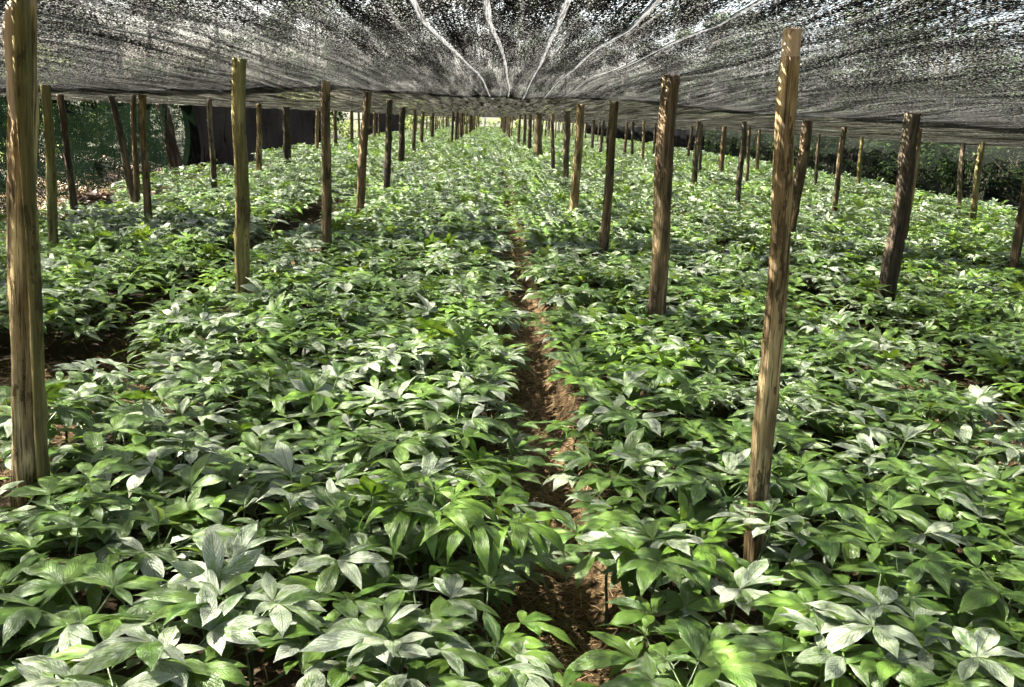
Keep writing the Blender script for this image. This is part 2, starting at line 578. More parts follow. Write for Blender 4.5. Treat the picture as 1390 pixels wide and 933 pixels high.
# ------------------------------------------------------------------ terrain
FUR = [-6.75, -4.4, -2.08, 0.26, 2.62, 4.95, 7.3]                 # furrow centre lines


def sstep(x):
    x = np.clip(x, 0, 1)
    return x * x * (3 - 2 * x)


def drop(Y):
    return -0.45 * sstep((np.asarray(Y, float) - 20) / 90)


def ground_z(X, Y):
    X = np.asarray(X, float); Y = np.asarray(Y, float)
    dmin = np.min(np.stack([np.abs(X - f) for f in FUR]), 0)
    bed = sstep((dmin - .12) / .18) * .13
    inside = sstep((X + 5.6) / .4) * sstep((9.4 - X) / .4) * sstep((113 - Y) / 1.5)
    return bed * inside + drop(Y) + 0.012 * np.sin(X * 7.3 + Y * 5.1) * np.sin(Y * 3.7 - X * 2.2)


def bank(X):                                                         # the ground climbs beyond both edges of the field
    return 0.25 * sstep((-6.6 - X) / 3) * 1.2 + 0.15 * sstep((X - 10.0) / 4)


xs = np.concatenate([[-900, -300, -90, -40, -25, -16, -12], np.arange(-9, 11.01, .075), [12, 14, 18, 26, 40, 90, 300, 900]])
ys = np.concatenate([[-600, -200, -60, -20, -8], np.arange(-4, 12, .09), np.arange(12, 30, .3), np.arange(30, 118, 1.0), [120, 124, 130, 145, 180, 300, 600, 1200]])
GX, GY = np.meshgrid(xs, ys, indexing='xy')
GZ = ground_z(GX, GY) + bank(GX)
me = mesh_np('ground', np.stack([GX, GY, GZ], -1).reshape(-1, 3), grid_faces(len(ys), len(xs)), M['ground'])
structure(link('ground', me), 'brown soil ground with raised planting beds and straw furrows')

# ------------------------------------------------------------------ the shade net's height
A1_Y, A1_H = [-3, 2, 3, 6, 9.3, 12], [.40, .365, .308, .280, .182, .170]
A2_Y, A2_H = [8.9, 10, 20, 40, 80, 112], [.215, .185, .118, -.01, -.29, -.50]
L_X, L_H = [-8, -6.5, -3.5, -1.5, 1.5, 3, 5, 9, 10], [-.33, -.27, -.15, -.02, 0, -.07, -.075, -.27, -.31]


def net_z(X, Y, which):
    X = np.asarray(X, float); Y = np.asarray(Y, float)
    a = np.interp(Y, A1_Y, A1_H) if which == 1 else np.interp(Y, A2_Y, A2_H)
    lat = np.interp(X, L_X, L_H)
    if which == 2:
        lat = lat * np.interp(Y, [9, 30, 112], [1.0, .9, .75])
    sag = .030 * np.abs(np.sin((X - 1.0) * PI / 2.5)) * (1 if which == 1 else .6)
    rid = .007 * np.sin(X * 41 + 1.3 * np.sin(Y * .25)) * np.sin(X * 5.3 + 1) if which == 2 else 0
    wr = rid + .008 * np.sin(X * 9 + np.sin(Y * .8) * 2) + .006 * np.sin(X * 23 + Y * .5) + .010 * np.sin(Y * 1.9 + X * .7)
    return CAMZ + a + lat - sag + wr


def net_sheet(name, X0, X1, Y0, Y1, sx, sy, which, mat):
    xs = np.arange(X0, X1 + 1e-6, sx); ys = np.arange(Y0, Y1 + 1e-6, sy)
    X, Y = np.meshgrid(xs, ys, indexing='xy')
    Z = net_z(X, Y, which)
    P = np.concatenate([np.stack([X, Y, Z + q], -1).reshape(-1, 3) for q in (0, .0045)])
    g = grid_faces(len(ys), len(xs))
    return mesh_np(name, P, np.concatenate([g, g + len(xs) * len(ys)]), mat)


near_net = bpy.data.objects.new('shade_net', None); col.objects.link(near_net)
tag(near_net, 'coarse black shade net overhead with five pale sewn tapes, nearest the viewer', 'shade net', 'shade nets over the crop')
far_net = link('shade_net', net_sheet('shade_net', -6.6, 9.4, 9.0, 113.0, .05, .5, 2, M['net_far']))
tag(far_net, 'fine grey shade net beyond the coarse one, running to the far end', 'shade net', 'shade nets over the crop')


TAPES = (([-.25, -.225, -.145, -.07, -.02], [-3, 3, 5, 7, 9.5]), ([-.07, -.025, .05, .12, .14], [-3, 3, 5, 7.5, 9.5]), ([.14, .18, .24, .26, .28], [-3, 3, 5, 7, 9.5]),
         ([.36, .39, .42, .45, .47], [-3, 3, 4.5, 6, 9.5]), ([.69, .67, .645, .62, .64], [-3, 3, 4.5, 6, 9.5]))
NY = np.arange(-3, 10.01, .1)


def tape_x(k):
    Xs, Ys = TAPES[k]
    raw = np.interp(NY, Ys, Xs) + .006 * np.sin(NY * 1.7 + Xs[0] * 9)
    return np.convolve(np.pad(raw, 6, mode='edge'), np.ones(13) / 13, 'valid')


def tape_w(k):
    return .0088 * (1 + .15 * np.sin(NY * 5 + k * 7) + .10 * np.sin(NY * 13 + k)) * np.interp(NY, [3, 9.8], [1.0, .55])


edges = [np.full_like(NY, -6.6)]
for k in range(5):
    edges += [tape_x(k) - tape_w(k), tape_x(k) + tape_w(k)]
edges.append(np.full_like(NY, 9.4))
for s_ in range(0, len(edges), 2):                                       # the widths of cloth between the tapes
    a, c = edges[s_], edges[s_ + 1]
    n = max(4, int(np.max(c - a) / .1))
    t = np.linspace(0, 1, n + 1)
    X = a[:, None] + (c - a)[:, None] * t[None]
    Yg = np.repeat(NY[:, None], n + 1, 1)
    # a double knit: two faces of yarn a few millimetres apart
    Z = net_z(X, Yg, 1)
    P = np.concatenate([np.stack([X, Yg, Z + q], -1).reshape(-1, 3) for q in (0, .0045)])
    g = grid_faces(len(NY), n + 1)
    link('net_cloth', mesh_np('net_cloth', P, np.concatenate([g, g + len(NY) * (n + 1)]), M['net_near']), near_net)
for k in range(5):
    cx, wv = tape_x(k), tape_w(k) + .002
    z0 = net_z(cx, NY, 1)
    V = np.stack([np.stack([cx - wv, NY, z0 - .003], -1), np.stack([cx, NY, z0 - .006], -1), np.stack([cx + wv, NY, z0 - .003], -1)], 1).reshape(-1, 3)
    link('tape', mesh_np('tape', V, grid_faces(len(NY), 3), M['band']), near_net)

# ------------------------------------------------------------------ posts
ORD = ['', 'first', 'second', 'third', 'fourth', 'fifth', 'sixth', 'seventh', 'eighth', 'ninth', 'tenth', 'eleventh', 'twelfth', 'thirteenth', 'fourteenth', 'fifteenth', 'sixteenth', 'seventeenth', 'eighteenth', 'nineteenth', 'twentieth',
       'twenty-first', 'twenty-second', 'twenty-third', 'twenty-fourth', 'twenty-fifth', 'twenty-sixth']


def post_verts(length, r0, r1, seed, rough=.10, seg=24, rows=60, bow=.018, facets=0, z0=0.0, z1=None):
    """hewn pole along +Z with its own bumps, cracks and bow; z0..z1 cuts out a stretch of it"""
    z1 = length if z1 is None else z1
    V = []
    rr = random.Random(seed)
    ph = rr.uniform(0, 6)
    knots = [(rr.uniform(0, 2 * PI), rr.uniform(.1, .95) * length, rr.uniform(.15, .4)) for _ in range(4)]
    for i in range(rows + 1):
        z = z0 + (z1 - z0) * i / rows
        t = z / length
        cx = bow * math.sin(t * PI + ph) + .004 * math.sin(t * 11 + ph)
        cy = bow * math.cos(t * 2.6 + ph) - bow * math.cos(ph)
        R = r0 + (r1 - r0) * t
        for q in range(seg):
            a = 2 * PI * q / seg
            k = 1 + rough * mn.noise(Vector((math.cos(a) * 1.3 + seed, math.sin(a) * 1.3, z * 1.6)))
            k += rough * .75 * mn.noise(Vector((math.cos(a) * 4.5, math.sin(a) * 4.5 + seed, z * 2.4)))
            k += rough * .45 * mn.noise(Vector((math.cos(a) * 11, math.sin(a) * 11 + seed, z * 9)))
            if facets:
                k *= 1 - .10 * (1 - abs(math.cos(a * facets / 2 + ph)))
            for ka, kz, kh in knots:
                da = (a - ka + PI) % (2 * PI) - PI
                k += kh * math.exp(-(da / .35) ** 2 - ((z - kz) / .035) ** 2)
            V.append((cx + R * k * math.cos(a), cy + R * k * math.sin(a), z))
    f = grid_faces(rows + 1, seg, True)
    # cap: pull the rim to a slightly domed centre
    n = len(V)
    cen = np.mean(np.array(V[-seg:]), 0)
    for q in range(seg):
        p = np.array(V[n - seg + q]); V.append(tuple(cen + (p - cen) * .06 + np.array([0, 0, .004])))
    capf = np.array([[n - seg + q, n - seg + (q + 1) % seg, n + (q + 1) % seg, n + q] for q in range(seg)])
    capf2 = np.array([[n + q, n + q + 1, n + q + 2, n + q + 3] for q in range(0, seg - 3, 2)])
    return np.array(V, np.float32), np.concatenate([f, capf, capf2])


def net_at(x, y):
    return min(float(net_z(x, y, 1)) if y < 10 else 9, float(net_z(x, y, 2)) if y > 9.0 else 9)


def lie(o, base, top):
    """stand an object whose own axis is +Z on base, pointing at top"""
    ax = (top - base).normalized()
    q = Vector((0, 0, 1)).rotation_difference(ax)
    o.rotation_mode = 'QUATERNION'
    o.rotation_quaternion = q
    o.location = base


def measure(bx, by, tx, ty, w):
    """base and top of a post from its picture: the base ray meets the canopy, the top stands at the same distance"""
    base = at_z(bx, by, CANOPY)
    for _ in range(3):
        base = at_z(bx, by, CANOPY + float(drop(base.y)))
    y = base.y
    top = at_y(tx, ty, y)
    dirv = (top - base)
    zt = net_at(top.x, y) - .012
    gz = float(ground_z(base.x, y)) - .05
    b = base + dirv * ((gz - base.z) / dirv.z)
    t = base + dirv * ((zt - base.z) / dirv.z)
    for _ in range(3):
        t = base + dirv * ((net_at(t.x, t.y) - .012 - base.z) / dirv.z)
    return b, t, w * y / F / 2


shared_posts = {}
used_xy = []


def plain_post(b, t, r, mat, label, seed, unique=True, group='wooden posts holding up the shade net', rough=.12, facets=0):
    used_xy.append((b.x, b.y))
    ln = (t - b).length
    if unique:
        v, f = post_verts(ln, r * 1.08, r * .92, seed, rough, facets=facets)
        o = link('wooden_post', mesh_np('wooden_post', v, f, M[mat]))
    else:
        key = (mat, seed % 4)
        if key not in shared_posts:
            v, f = post_verts(1.0, 1.06, .9, 300 + seed % 4, .13, 12, 14, .25)
            shared_posts[key] = mesh_np('wooden_post', v, f, M[mat])
        o = link('wooden_post', shared_posts[key])
        o.scale = (r, r, ln)
    lie(o, b, t)
    return tag(o, label, 'post', group)


rows_def = {
    'L': ('row left of straw furrow', [(40, 640, 19, -12, 40, 'wood_tan'), (327, 412, 330, 78, 19, 'wood_olive'), (441, 345, 446, 115, 12, 'wood_brown'), (490, 297, 497, 132, 11, 'wood_brown'), (526, 258, 527, 131, 8, 'wood_dark'),
                                                  (545, 221, 548, 132, 7, 'wood_dark'), (562, 208, 563, 133, 5, 'wood_dark'), (572, 197, 576, 134, 5, 'wood_brown'), (586, 189, 588, 134, 5, 'wood_brown')]),
    'R': ('row right of straw furrow', [(1021, 715, 1080, 38, 31, 'wood_tan'), (893, 442, 914, 105, 25, 'wood_brown'), (818, 342, 837, 137, 12, 'wood_brown'), (776, 293, 790, 137, 11, 'wood_tan'), (767, 247, 769, 134, 8, 'wood_dark'),
                                                   (751, 234, 751, 134, 5, 'wood_brown'), (731, 216, 733, 134, 10, 'wood_brown'), (718, 206, 720, 134, 5, 'wood_dark'), (711, 201, 713, 140, 4, 'wood_brown'), (704, 198, 706, 145, 4, 'wood_brown')]),
    'S': ('second row right of furrow', [(1200, 402, 1238, 168, 22, 'wood_dark'), (1070, 322, 1095, 165, 14, 'wood_brown'), (1000, 282, 1010, 158, 7, 'wood_dark'), (943, 255, 949, 152, 7, 'wood_dark'), (847, 213, 853, 147, 4, 'wood_brown'),
                                                    (872, 222, 874, 148, 4, 'wood_tan'), (858, 213, 860, 160, 4, 'wood_dark'), (815, 211, 820, 155, 4, 'wood_dark'), (803, 206, 806, 160, 4, 'wood_dark'), (950, 236, 953, 168, 4, 'wood_dark')]),
    'T': ('outer rows on the right', [(1374, 362, 1394, 225, 12, 'wood_brown'), (1322, 297, 1334, 195, 8, 'wood_olive'), (1303, 283, 1308, 203, 6, 'wood_dark'), (1134, 287, 1147, 175, 7, 'wood_brown'), (1166, 258, 1170, 183, 5, 'wood_olive'),
                                             (1108, 251, 1112, 182, 4, 'wood_dark'), (977, 236, 984, 163, 7, 'wood_brown'), (933, 217, 938, 180, 4, 'wood_dark'), (1013, 252, 1019, 175, 4, 'wood_brown'), (1028, 237, 1031, 182, 5, 'wood_brown'), (887, 216, 890, 172, 3, 'wood_dark'), (1222, 335, 1245, 186, 9, 'wood_tan')]),
    'U': ('outer row on the left', [(70, 337, 66, 125, 13, 'wood_olive'), (203, 307, 194, 133, 10, 'wood_tan'), (291, 262, 286, 130, 7, 'wood_dark'), (351, 238, 350, 130, 7, 'wood_tan'), (391, 223, 389, 127, 9, 'wood_dark'),
                                           (431, 207, 430, 125, 5, 'wood_tan'), (456, 199, 455, 130, 5, 'wood_brown'), (477, 197, 477, 130, 5, 'wood_brown'), (509, 188, 508, 138, 4, 'wood_brown'), (407, 180, 406, 137, 4, 'wood_tan'), (487, 187, 487, 150, 3, 'wood_brown'), (515, 187, 515, 152, 3, 'wood_brown')]),
}
LOOK = {'wood_tan': 'tan', 'wood_olive': 'mossy olive', 'wood_brown': 'brown', 'wood_dark': 'dark'}
seed = 1
for key, (where, lst) in rows_def.items():
    meas = [measure(*e[:5]) + (e[5],) for e in lst]
    meas.sort(key=lambda m: m[0].y)
    for i, (b, t, r, mat) in enumerate(meas):
        seed += 1
        near = 'slender ' if r < .03 else ''
        lab = f'{near}{LOOK[mat]} wooden post, {ORD[i + 1]} from front, {where}'
        if key == 'L' and i == 0:
            p = bpy.data.objects.new('wooden_post', None); col.objects.link(p)
            lie(p, b, t); used_xy.append((b.x, b.y))
            ln = (t - b).length
            v, f = post_verts(ln, r * .92, r * .84, 5, .3, 30, 70, .016, 5)
            link('pole', mesh_np('pole', v, f, M['wood_tan']), p)
            # greenish split slat running up its right side, and a stripped patch near the top
            v, f = post_verts(ln, .017, .020, 8, .25, 10, 40, .012)
            v[:, 1] *= 1.5; v[:, 0] += r * 1.0; v[:, 1] -= r * .35
            link('split_slat', mesh_np('split_slat', v, f, M['wood_olive']), p)
            v, f = post_verts(.34, .014, .024, 9, .35, 12, 16, .01)
            v[:, 2] += ln - .36; v[:, 0] += r * .25; v[:, 1] = v[:, 1] * .55 - r * .92
            o = link('stripped_patch', mesh_np('stripped_patch', v, f, M['wood_pale']), p)
            o['label'] = 'pale stripped patch of wood'
            tag(p, 'thick tan post with a split slat, first from the front left of the furrow', 'post', 'wooden posts holding up the shade net')
        elif key == 'R' and i == 0:
            t = b + (t - b) * .984
            p = bpy.data.objects.new('wooden_post', None); col.objects.link(p)
            lie(p, b, t); used_xy.append((b.x, b.y))
            ln = (t - b).length
            v, f = post_verts(ln - .075, r * .98, r * .88, 21, .22, 28, 70, .012, 4)
            link('pole', mesh_np('pole', v, f, M['wood_tan']), p)
            v, f = post_verts(ln, r * .98, r * .80, 21, .12, 28, 12, .012, 4, ln - .077, ln)
            o = link('cut_end', mesh_np('cut_end', v, f, M['wood_pale']), p)
            o['label'] = 'pale freshly cut top end'
            ring = [(r * .98 * math.cos(a), r * .98 * math.sin(a), ln - .095 + .004 * math.sin(a)) for a in np.linspace(0, 2 * PI, 25)]
            v, f = tube(ring, [.0016] * 25, 5)
            link('tie_wire', mesh_np('tie_wire', v, f, M['twine']), p)
            tag(p, 'tan post with a pale cut top and tie wire, first right of the furrow', 'post', 'wooden posts holding up the shade net')
        else:
            plain_post(b, t, max(r, .016), mat, lab, seed, unique=(b.y < 24), rough=.30 if mat == 'wood_dark' else .2, facets=4 if mat in ('wood_tan', 'wood_olive') else 0)

# posts running on to the far end, too small to tell apart
for X, where, y0, px in ((-1.5, 'left of the centre bed', 33, 'L'), (1.05, 'right of the centre bed', 47, 'R'), (3.6, 'second right of the centre bed', 52, 'S'), (-4.1, 'second left of the centre bed', 48, 'U'), (6.1, 'third right of the centre bed', 44, 'T')):
    y, k = y0 + 4.5, 0
    while y < 110:
        seed += 1; k += 1
        x = X + random.uniform(-.12, .12)
        b = Vector((x, y, float(ground_z(x, y)) - .05)); t = Vector((x + random.uniform(-.04, .08), y, net_at(x, y) - .012))
        plain_post(b, t, random.uniform(.035, .055), random.choice(['wood_brown', 'wood_brown', 'wood_tan', 'wood_dark']),
                   f'thin distant wooden post toward the far end, {where}', seed, False, f'distant posts of the row {where}')
        y += random.uniform(2.1, 3.1)

# leaning trunks and props at the left edge
for (bx, by, tx, ty, w, mat, lab) in ((188, 292, 148, 130, 9, 'wood_dark', 'leaning bark-covered prop pole in front of the green side net'), (106, 304, 78, 132, 9, 'wood_dark', 'dark leaning prop pole beside the mossy olive post'),
                                      (240, 224, 214, 130, 15, 'wood_dark', 'thick dark leaning prop pole before the pale undergrowth gap'), (187, 293, 183, 135, 7, 'wood_brown', 'rough bark pole standing close beside a tan post'),
                                      (284, 206, 274, 130, 5, 'wood_brown', 'thin leaning prop pole against the black side net'), (297, 186, 288, 133, 3, 'wood_dark', 'slim dark leaning pole against the black side net')):
    base = at_z(bx, by, .30)
    top = at_y(tx, ty, base.y)
    dv = top - base
    bb = base + dv * ((.0 - base.z) / dv.z)
    tt = base + dv * ((net_at(top.x, top.y) - .015 - base.z) / dv.z)
    v, f = post_verts((tt - bb).length, w * base.y / F / 2 * 1.15, w * base.y / F / 2 * .9, int(bx), .28)
    o = link('prop_pole', mesh_np('prop_pole', v, f, M[mat]))
    lie(o, bb, tt)
    tag(o, lab, 'pole', 'leaning prop poles along the left edge')

# wires that carry the net along the post rows
for X, nm in ((-4.1, 'thin wire under the net along the outer left post row'), (-1.5, 'thin wire under the net along the post row left of furrow'), (1.02, 'thin wire under the net along the post row right of furrow'), (3.6, 'thin wire under the net along the second right post row'),
              (6.0, 'thin wire under the net along the third right post row'), (7.9, 'thin wire under the net along the outermost right post row')):
    yy = np.arange(-2, 110, .5)
    pts = [(X + .05 * math.sin(y * .3 + X), y, (net_at(X, y)) - .022) for y in yy]
    v, f = tube(pts, [.0025] * len(yy), 5)
    o = link('support_wire', mesh_np('support_wire', v, f, M['wire']))
    tag(o, nm, 'wire', 'wires carrying the shade nets')


# ------------------------------------------------------------------ side nets
def curtain(name, X, Y0, Y1, mat, zt=None):
    ys = np.arange(Y0, Y1 + .01, .3); hs = np.linspace(0, 1, 12)
    V = []
    for h in hs:
        for y in ys:
            top = net_at(max(min(X, 9.3), -6.5), y) - .01
            bot = float(ground_z(X, y)) + float(bank(np.array(X))) - .02
            V.append((X + .06 * math.sin(y * 2.1) * (1 - h * .6) + .045 * math.sin(y * 5.3 + h * 3) + .12 * math.sin(h * PI) * math.sin(y * .9 + 1), y, bot + (top - bot) * h))
    return link(name, mesh_np(name, np.array(V), grid_faces(len(hs), len(ys)), mat))


tag(curtain('side_net', -6.55, 7.0, 21.7, M['net_green']), 'dark green side net hanging along the left edge, trees showing through', 'side net', 'nets hung down the sides')
tag(curtain('side_net', -6.68, 21.1, 40.0, M['net_black']), 'opaque black side net hanging along the left edge, nearer of two', 'side net', 'nets hung down the sides')
tag(curtain('side_net', -6.60, 52.0, 74.0, M['net_black']), 'opaque black side net far down the left edge, farther of two', 'side net', 'nets hung down the sides')
tag(curtain('side_net', 9.62, 6.5, 44.5, M['net_dim']), 'thin see-through black side net along the right edge, dim shrubs behind', 'side net', 'nets hung down the sides')
tag(curtain('side_net', 9.6, 44.0, 100.0, M['net_black']), 'opaque black side net hanging along the far right edge', 'side net', 'nets hung down the sides')

# ------------------------------------------------------------------ crop plants
class Crop:
    def __init__(s):
        s.pl = []


def in_gap(x, y):
    """where the crop is missing"""
    if abs(x + 2.24) < .43 and 4.0 < y < 5.1:
        return True
    if abs(x + 2.08) < .34 and 10.0 < y < 13.2:
        return True
    if abs(x + 1.74) < .2 and 4.4 < y < 4.85:
        return True
    return False


BED_NAMES = {(-4.4, -2.08): 'left of the left furrow', (-2.08, .26): 'left of the straw furrow', (.26, 2.62): 'right of the straw furrow', (2.62, 4.95): 'in the outer right bed'}
plants = []                                                              # x, y, bed, row, place
Y = 1.25
row = 0
while Y < 113:
    pitch = .174 if Y < 14 else (.23 if Y < 40 else .34)
    row += 1
    for bi in range(len(FUR) - 1):
        x0 = FUR[bi] + ((.25 if Y < 3.2 else .27) if bi == 3 else .25); x1 = FUR[bi + 1] - ((.19 if Y < 3.2 else .21) if bi == 2 else .25)
        if x0 < -5.6:
            x0 = -5.6
        if bi == len(FUR) - 2:
            pass
        n = max(2, int((x1 - x0) / (pitch * 1.06)))
        for k in range(n + 1):
            x = x0 + (x1 - x0) * k / n + random.uniform(-.055, .055) + (.5 * (row % 2) - .25) * .1
            y = Y + random.uniform(-.06, .06)
            plants.append((x, y, bi, row, k))
    if True:
        for k in range(int(2.0 / pitch)):                                 # strip right of the last furrow
            plants.append((7.57 + k * pitch * 1.06 + random.uniform(-.06, .06), Y + random.uniform(-.06, .06), len(FUR) - 1, row, k))
    Y += pitch
# weaker stand in the far part of the furrows
plants = [p for p in plants if not in_gap(p[0], p[1])]
for Yq in np.arange(10.5, 112, .55):                                      # farther on, the crop closes over the furrows
    for f in FUR[1:]:
        if random.random() < (.35 if Yq < 18 else .8) and not in_gap(f, Yq) and not (abs(f - .26) < .1 and Yq < 12):
            plants.append((f + random.uniform(-.12, .12), Yq, -1, 0, 0))
# drop any that would stand inside a post
pxy = np.array(used_xy)
plants = [p for p in plants if np.min((pxy[:, 0] - p[0]) ** 2 + (pxy[:, 1] - p[1]) ** 2) > .006]
for qx, qy, qr, qd in ((pxy[0][0], pxy[0][1], .15, .24), [(float(a), float(b_), .14, .19) for a, b_ in pxy if abs(a - .85) < .25 and b_ < 4][0]):
    plants = [p for p in plants if not (abs(p[0] - qx * p[1] / qy) < qr and qy - qd < p[1] < qy + .05)]
# left edge is ragged
plants = [p for p in plants if p[0] > -5.0 + .35 * math.sin(p[1] * .7) - .55 * sstep(np.array((p[1] - 14) / 20)) or p[1] > 45]


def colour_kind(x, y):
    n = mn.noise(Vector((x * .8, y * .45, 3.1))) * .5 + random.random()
    q = .27 + .50 * min(1, max(0, (y - 5) / 12))  # pale share climbs with distance, painting grazing glints into the leaf colour
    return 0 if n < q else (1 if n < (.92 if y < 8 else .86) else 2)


HEROES = []                                                               # (x, y, kind, style, label)
h1 = at_z(585, 672, .54); HEROES.append((h1.x, h1.y, 2, 'droop', 'tall plant with long drooping yellow-green leaflets left of the straw furrow'))
h2 = at_z(668, 690, .52); HEROES.append((h2.x, h2.y, 2, 'droop', 'plant arching yellow-green leaflets over the straw furrow'))
h3 = at_z(292, 800, .45); HEROES.append((h3.x, h3.y, 0, 'upright', 'plant holding one pale grey-dusted leaf upright, bed left of straw furrow'))
plants = [p for p in plants if all((p[0] - h[0]) ** 2 + (p[1] - h[1]) ** 2 > .025 for h in HEROES)]


def visible(x, y):
    for z in (.5, .3):
        q = project((x, y, z + float(drop(y))))
        if q and -25 < q[0] < W0 + 25 and -10 < q[1] < H0 + 40:
            return True
    return False


order = sorted([i for i, p in enumerate(plants) if p[1] < 9 and p[2] >= 0 and visible(p[0], p[1])], key=lambda i: plants[i][0] ** 2 + plants[i][1] ** 2)
indiv = set(order[:297])
# count rows and places only among the plants built one by one
row_rank = {}
for i in indiv:
    row_rank.setdefault(plants[i][2], set()).add(plants[i][3])
row_rank = {b: {rw: k + 1 for k, rw in enumerate(sorted(s))} for b, s in row_rank.items()}
place_rank = {}
for i in indiv:
    place_rank.setdefault((plants[i][2], plants[i][3]), []).append(i)
BED_TXT = {0: 'far-left bed', 1: 'bed left of both furrows', 2: 'bed left of straw furrow', 3: 'bed right of straw furrow', 4: 'outer right bed', 5: 'outermost right bed'}
place = {}
for (b, rw), ids in place_rank.items():
    ids.sort(key=lambda i: plants[i][0], reverse=(b <= 2))                # count away from the straw furrow
    for k, i in enumerate(ids):
        place[i] = k + 1


def layout(x, y, kind, rnd):
    """stem height, leaf list: (azimuth, tilt, scale, attach height)"""
    H = rnd.uniform(.17, .33)
    n = rnd.choice([3, 4, 4, 5])
    a0 = rnd.uniform(0, 2 * PI)
    L = []
    for k in range(n):
        L.append((a0 + 2 * PI * k / n + rnd.uniform(-.3, .3), rnd.uniform(-.22, .16), rnd.uniform(.85, 1.18), H * rnd.uniform(.90, 1.0)))
    if rnd.random() < .75:
        L.append((rnd.uniform(0, 6.28), rnd.uniform(-.35, .0), rnd.uniform(.7, .95), H * rnd.uniform(.5, .75)))
    if rnd.random() < .22:
        L.append((rnd.uniform(0, 6.28), rnd.uniform(.5, 1.0), rnd.uniform(.65, .95), H))    # a leaf held upright
    return H, L


LOOKS = {0: ['pale-dusted', 'grey-dusted', 'whitish'], 1: ['deep green', 'glossy green', 'mid green'], 2: ['yellow-green', 'fresh yellow-green', 'light green']}


def individual(x, y, kind, label, style=None):
    rnd = random.Random(int(x * 7919 + y * 104729))
    gz = float(ground_z(x, y))
    e = bpy.data.objects.new('crop_plant', None); col.objects.link(e)
    e.location = (x, y, gz)
    e.empty_display_size = .05
    H, L = layout(x, y, kind, rnd)
    if style == 'droop':
        H = .34
        L = [(k * 1.26 + rnd.uniform(-.2, .2), .1, 1.15, H) for k in range(5)]
    if style == 'upright':
        H, L = .27, [(.3, 1.15, .95, .27), (1.9, 0, 1.0, .25), (3.4, -.1, 1.05, .25), (4.7, .05, 1.0, .25)]
    s = link('stem', rnd.choice(stem_meshes), e)
    s.scale = (1, 1, H); s.rotation_euler = (0, 0, rnd.uniform(0, 6))
    for az, tilt, scl, h in L:
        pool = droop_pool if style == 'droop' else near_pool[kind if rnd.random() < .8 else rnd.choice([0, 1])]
        o = link('leaf', rnd.choice(pool), e)
        o.location = (0, 0, h)
        o.rotation_euler = (tilt, rnd.uniform(-.15, .15), az)
        o.scale = (scl, scl, scl)
    tag(e, label, 'plant', 'leafy crop plants in the near beds')


for i in indiv:
    x, y, b, rw, k = plants[i]
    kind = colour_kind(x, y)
    lk = LOOKS[kind][(rw + k) % 3]
    individual(x, y, kind, f'{lk} plant, {BED_TXT.get(b, "right-hand bed")}, {ORD[min(row_rank[b][rw], 26)]} row from front, {ORD[min(place[i], 20)]} from furrow')
for x, y, kind, style, lab in HEROES:
    individual(x, y, kind, lab, style)


# the rest of the crop: one mass
def stuff_mesh(ids):
    V, Fq, UV, RN, n = [], [], [], [], 0
    for i in ids:
        x, y, b, rw, k = plants[i]
        rnd = random.Random(i * 31 + 7)
        lod = 1 if y < 22 else 2
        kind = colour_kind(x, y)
        gz = float(ground_z(x, y))
        H, L = layout(x, y, kind, rnd)
        big = 1.0 if y < 22 else (1.15 if y < 40 else 1.4)
        if y > 40:
            L = L[:3]
        if b < 0:
            H *= .8
        for az, tilt, scl, h in L:
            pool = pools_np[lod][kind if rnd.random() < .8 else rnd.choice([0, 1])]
            v, f, uv, rn = pool[rnd.randrange(len(pool))]
            ct, st = math.cos(tilt), math.sin(tilt)
            R = np.array([[1, 0, 0], [0, ct, -st], [0, st, ct]])
            ca, sa = math.cos(az), math.sin(az)
            R = np.array([[ca, -sa, 0], [sa, ca, 0], [0, 0, 1]]) @ R
            V.append((v * (scl * big)) @ R.T + np.array([x, y, gz + h]))
            Fq.append(f + n); UV.append(uv)
            sh = rnd.random()
            RN.append((rn + np.array([sh, rnd.random(), rnd.random()])) % 1.0)
            n += len(v)
    return mesh_np('leafy_crop', np.concatenate(V), np.concatenate(Fq), M['leaf'], np.concatenate(UV), np.concatenate(RN))


rest = []
for i, p in enumerate(plants):
    if i in indiv:
        continue
    lim = .62 * max(p[1], 0) + 2.2                                        # a margin beyond the frame for a side step
    if abs(p[0]) < lim:
        rest.append(i)
o = link('leafy_crop', stuff_mesh(rest))
tag(o, 'mass of leafy green crop plants filling the beds farther back', None, None, 'stuff')

